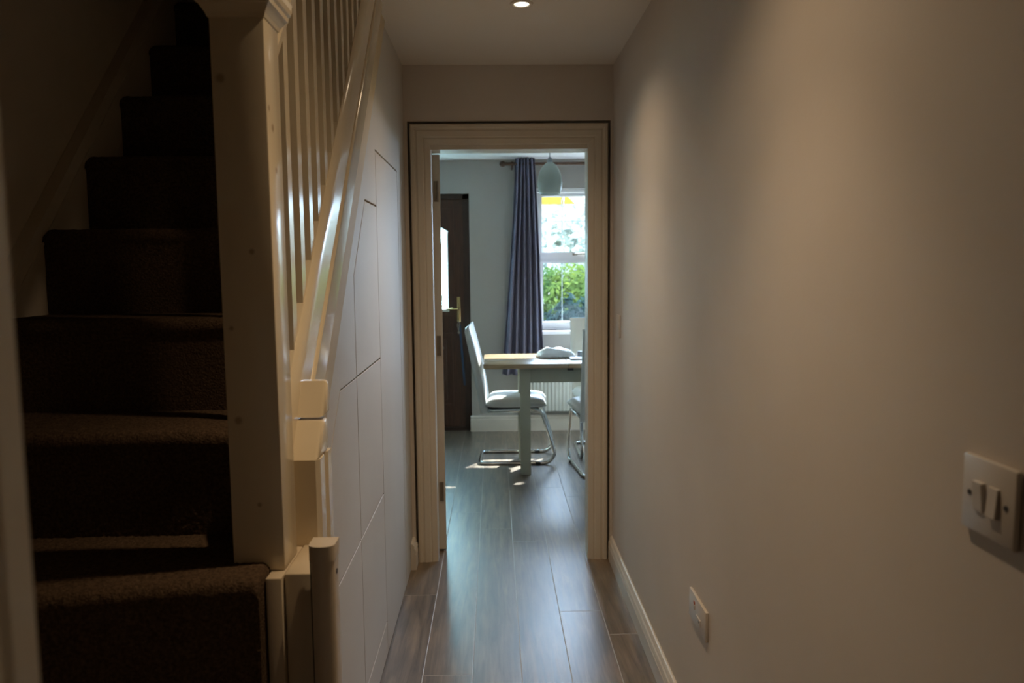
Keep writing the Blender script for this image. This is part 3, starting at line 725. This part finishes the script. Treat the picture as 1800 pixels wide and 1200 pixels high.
# ------------------------------------------------------------------ chairs
def make_chair(label):
    t = thing('dining_chair', label, 'chair', (0, 0, 0), 0, 'white cantilever chairs round the table')
    # seat cushion
    def seat(u, v):
        x = -.19 + .475 * u; y = -.205 + .41 * v
        return x, y
    s = LB()
    nxs, nys = 20, 18
    def super_(tx, ty, top):
        ex = abs(2*tx-1) ** 5; ey = abs(2*ty-1) ** 5
        h = max(0, 1 - ex) ** .45 * max(0, 1 - ey) ** .45
        x = -.175 + .455 * tx; y = -.21 + .42 * ty
        return (x, y, (.448 + .062 * h) if top else (.448 - .028 * h))
    s.grid(lambda u, v: super_(u, v, True), nxs, nys); s.grid(lambda u, v: super_(u, v, False), nxs, nys, flip=True)
    bmesh.ops.remove_doubles(s.bm, verts=s.bm.verts[:], dist=1e-4)
    s.build('seat', m_leather, t, smooth=True)
    # backrest: curved tapering pad
    def bk(u, v):
        z = .392 + .648 * u
        xf = -.150 - .070 * u - .060 * u * u
        th = (.062 + .05 * u * (1 - u) - .010 * u) * (1 if u < .90 else math.sqrt(max(0.03, 1 - ((u - .90) / .10) ** 2)))
        return z, xf, th
    s = LB(); nu, nv = 24, 12
    rings_ = []
    for i in range(nu + 1):
        z, xf, th = bk(i / nu, 0)
        hw = .205 + .006 * (i / nu); r = min(.02, th / 2)
        ring = []
        for k in range(24):
            a_ = 2 * PI * k / 24
            cx_ = math.copysign(abs(math.cos(a_)) ** .45, math.cos(a_)); cy_ = math.copysign(abs(math.sin(a_)) ** .35, math.sin(a_))
            ring.append(s.bm.verts.new((xf - th / 2 + th / 2 * cx_, hw * cy_, z)))
        rings_.append(ring)
    for a_, b_ in zip(rings_, rings_[1:]):
        for k in range(24): s.bm.faces.new((a_[k], a_[(k+1) % 24], b_[(k+1) % 24], b_[k]))
    s.bm.faces.new(rings_[0][::-1]); s.bm.faces.new(rings_[-1])
    s.build('backrest', m_leather, t, auto=60)
    # chrome cantilever frame: one bent tube
    R_ = .0135
    def side(y):
        p = [(-.19, y, .408), (.20, y, .408), (.232, y, .402), (.245, y, .385)]
        for i in range(1, 7): p.append((.245 + .082 * i / 7, y, .385 - .25 * i / 7))
        for i in range(0, 10):
            a_ = math.radians(-12 + -78 * i / 9)
            p.append((.252 + .085 * math.cos(a_), y, .112 + .1 * math.sin(a_)))
        p.append((.22, y, R_))
        p.append((-.17, y, R_))
        return p
    yl = .182
    L_ = side(yl); Rr = side(-yl)
    cor = [(-.20, yl - .006, R_), (-.216, yl - .025, R_), (-.22, yl - .05, R_), (-.22, 0, R_), (-.22, -yl + .05, R_), (-.216, -yl + .025, R_), (-.20, -yl + .006, R_)]
    s = LB(); s.tube(L_ + cor + Rr[::-1], R_, 10); s.build('frame', m_chrome, t, smooth=True)
    for y in (yl, -yl):
        s = LB(); s.box((.19, y - .014, 0.0), (.232, y + .014, .022), bev=.004); s.build('glide', m_black, t)
    s = LB(); s.box((-.16, -.17, .402), (.22, .17, .421)); s.build('seat_board', m_black, t)
    return t
ch1 = make_chair('white leather chair at the left end of the table, seen side on')
ch1.location = (.105, 5.72, 0); ch1.rotation_euler = (0, 0, math.radians(-2.5))
ch2 = dup_tree(ch1); ch2['label'] = 'white leather chair with its back to the camera, half cut off by the door case'
ch2.location = (.765, 5.362, 0); ch2.rotation_euler = (0, 0, math.radians(96))
ch3 = dup_tree(ch1); ch3['label'] = 'white leather chair on the far side of the table before the window'
ch3.location = (.83, 5.955, 0); ch3.rotation_euler = (0, 0, math.radians(-90))

# ------------------------------------------------------------------ on the table
def pack(u, v, top):
    x = .315 + .262 * u + .012 * math.sin(v * 9); y = 5.50 + .20 * v + .008 * math.sin(u * 11)
    h = (max(0, 1 - abs(2*u-1) ** 3.2) * max(0, 1 - abs(2*v-1) ** 3.2)) ** .6
    nz = mnoise.noise(Vector((x * 22, y * 22, 3.1))) * .010 * (h + .15)
    return (x, y, tz + .007 + (.058 * h + nz if top else -.006 * h))
s = MB(); s.grid(lambda u, v: pack(u, v, True), 44, 34); s.grid(lambda u, v: pack(u, v, False), 44, 34, flip=True)
bmesh.ops.remove_doubles(s.bm, verts=s.bm.verts[:], dist=2e-4)
tag(s.build('parcel', m_white, smooth=True), 'puffy white plastic mailing bag lying on the table', 'parcel')
s = MB(); s.box((.535, 5.36, tz), (.645, 5.46, tz + .014), bev=.004)
tag(s.build('small_box', m_white, auto=40), 'flat small white packet on the table beside the mailing bag', 'box')
s = MB(); s.lathe([(.0001, 0), (.019, 0), (.022, .01), (.022, .036), (.018, .046), (.0001, .046)], (.622, 5.53, tz), 20)
tag(s.build('small_pot', m_grey, smooth=True), 'little grey pot on the table behind the flat packet', 'pot')

# ------------------------------------------------------------------ garden beyond the window
struct(MB().box((-14, YB + .28, -.30), (22, 60, -.20)).build('ground', m_grass))
def foliage(n, fn, size, seed):
    rnd = random.Random(seed); s = MB()
    for i in range(n):
        p, nrm = fn(rnd)
        d = Vector((rnd.gauss(0, 1), rnd.gauss(0, 1), rnd.gauss(0, .8))); d += Vector(nrm) * 1.2; d.normalize()
        u = d.orthogonal().normalized(); a_ = rnd.uniform(0, 2 * PI)
        u = Matrix.Rotation(a_, 3, d) @ u; v = d.cross(u)
        k = size * rnd.uniform(.6, 1.3); P = Vector(p)
        q = [P - u * k, P - v * k * .45 + d * k * .1, P + u * k, P + v * k * .45 + d * k * .1]
        s.bm.faces.new([s.bm.verts.new(x) for x in q])
    return s
def shrub(name, label, cat, c, rx, ry_, rz2, n, size, m, seed, group=None):
    t = thing(name, label, cat, (c[0], c[1], -.2), group=group)
    def fn(r):
        while True:
            d = Vector((r.gauss(0, 1), r.gauss(0, 1), r.gauss(0, 1))).normalized()
            if d.z > -.5: break
        k = r.uniform(.72, 1.0) * (1 + .16 * mnoise.noise(d * 2.6 + Vector((seed, 0, 0))))
        return (c[0] + d.x * rx * k, c[1] + d.y * ry_ * k, c[2] + d.z * rz2 * k), d
    o = foliage(n, fn, size, seed).build('foliage', m, t); o['kind'] = 'stuff'
    s = MB()
    rr = random.Random(seed)
    for i in range(4): s.tube([(c[0] + rr.uniform(-.1, .1), c[1] + rr.uniform(-.1, .1), -.2), (c[0] + rr.uniform(-.2, .2) * rx, c[1], c[2] * .5), (c[0] + rr.uniform(-.6, .6) * rx, c[1] + rr.uniform(-.4, .4) * ry_, c[2] + rz2 * .4)], [.05, .035, .012], 7)
    s.build('stem', m_doorfr, t)
    return t
shrub('hedge', 'bright yellow-green garden shrub in the lower window panes', 'shrub', (1.15, 9.4, .55), 1.5, .8, .93, 11000, .05, m_leaf, 1)
shrub('dark_shrub', 'low bluish dark shrub at the foot of the green one', 'shrub', (.85, 8.1, .25), .72, .33, .82, 3600, .06, m_leafd, 2)
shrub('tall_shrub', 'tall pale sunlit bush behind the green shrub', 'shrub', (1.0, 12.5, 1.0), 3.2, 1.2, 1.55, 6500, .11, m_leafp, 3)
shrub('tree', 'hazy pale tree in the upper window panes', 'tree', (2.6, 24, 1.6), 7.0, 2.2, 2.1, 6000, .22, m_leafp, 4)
yb_ = thing('yellow_board', 'bright yellow board seen through the top of the window', 'board', (.95, 11.0, -.2))
s = MB(); s.box((.62, 11.0, 2.342), (1.0, 11.04, 2.62)); s.build('panel', m_yellow, yb_)
s = MB(); s.prism([(1.015, 2.345), (1.17, 2.345), (1.015, 2.50)], 'y', 11.0, 11.04); s.build('corner_brace', m_yellow, yb_)
s = MB(); s.tube([(.8, 11.06, -.2), (.8, 11.06, 2.6)], .025, 8); s.build('post', m_steel, yb_)
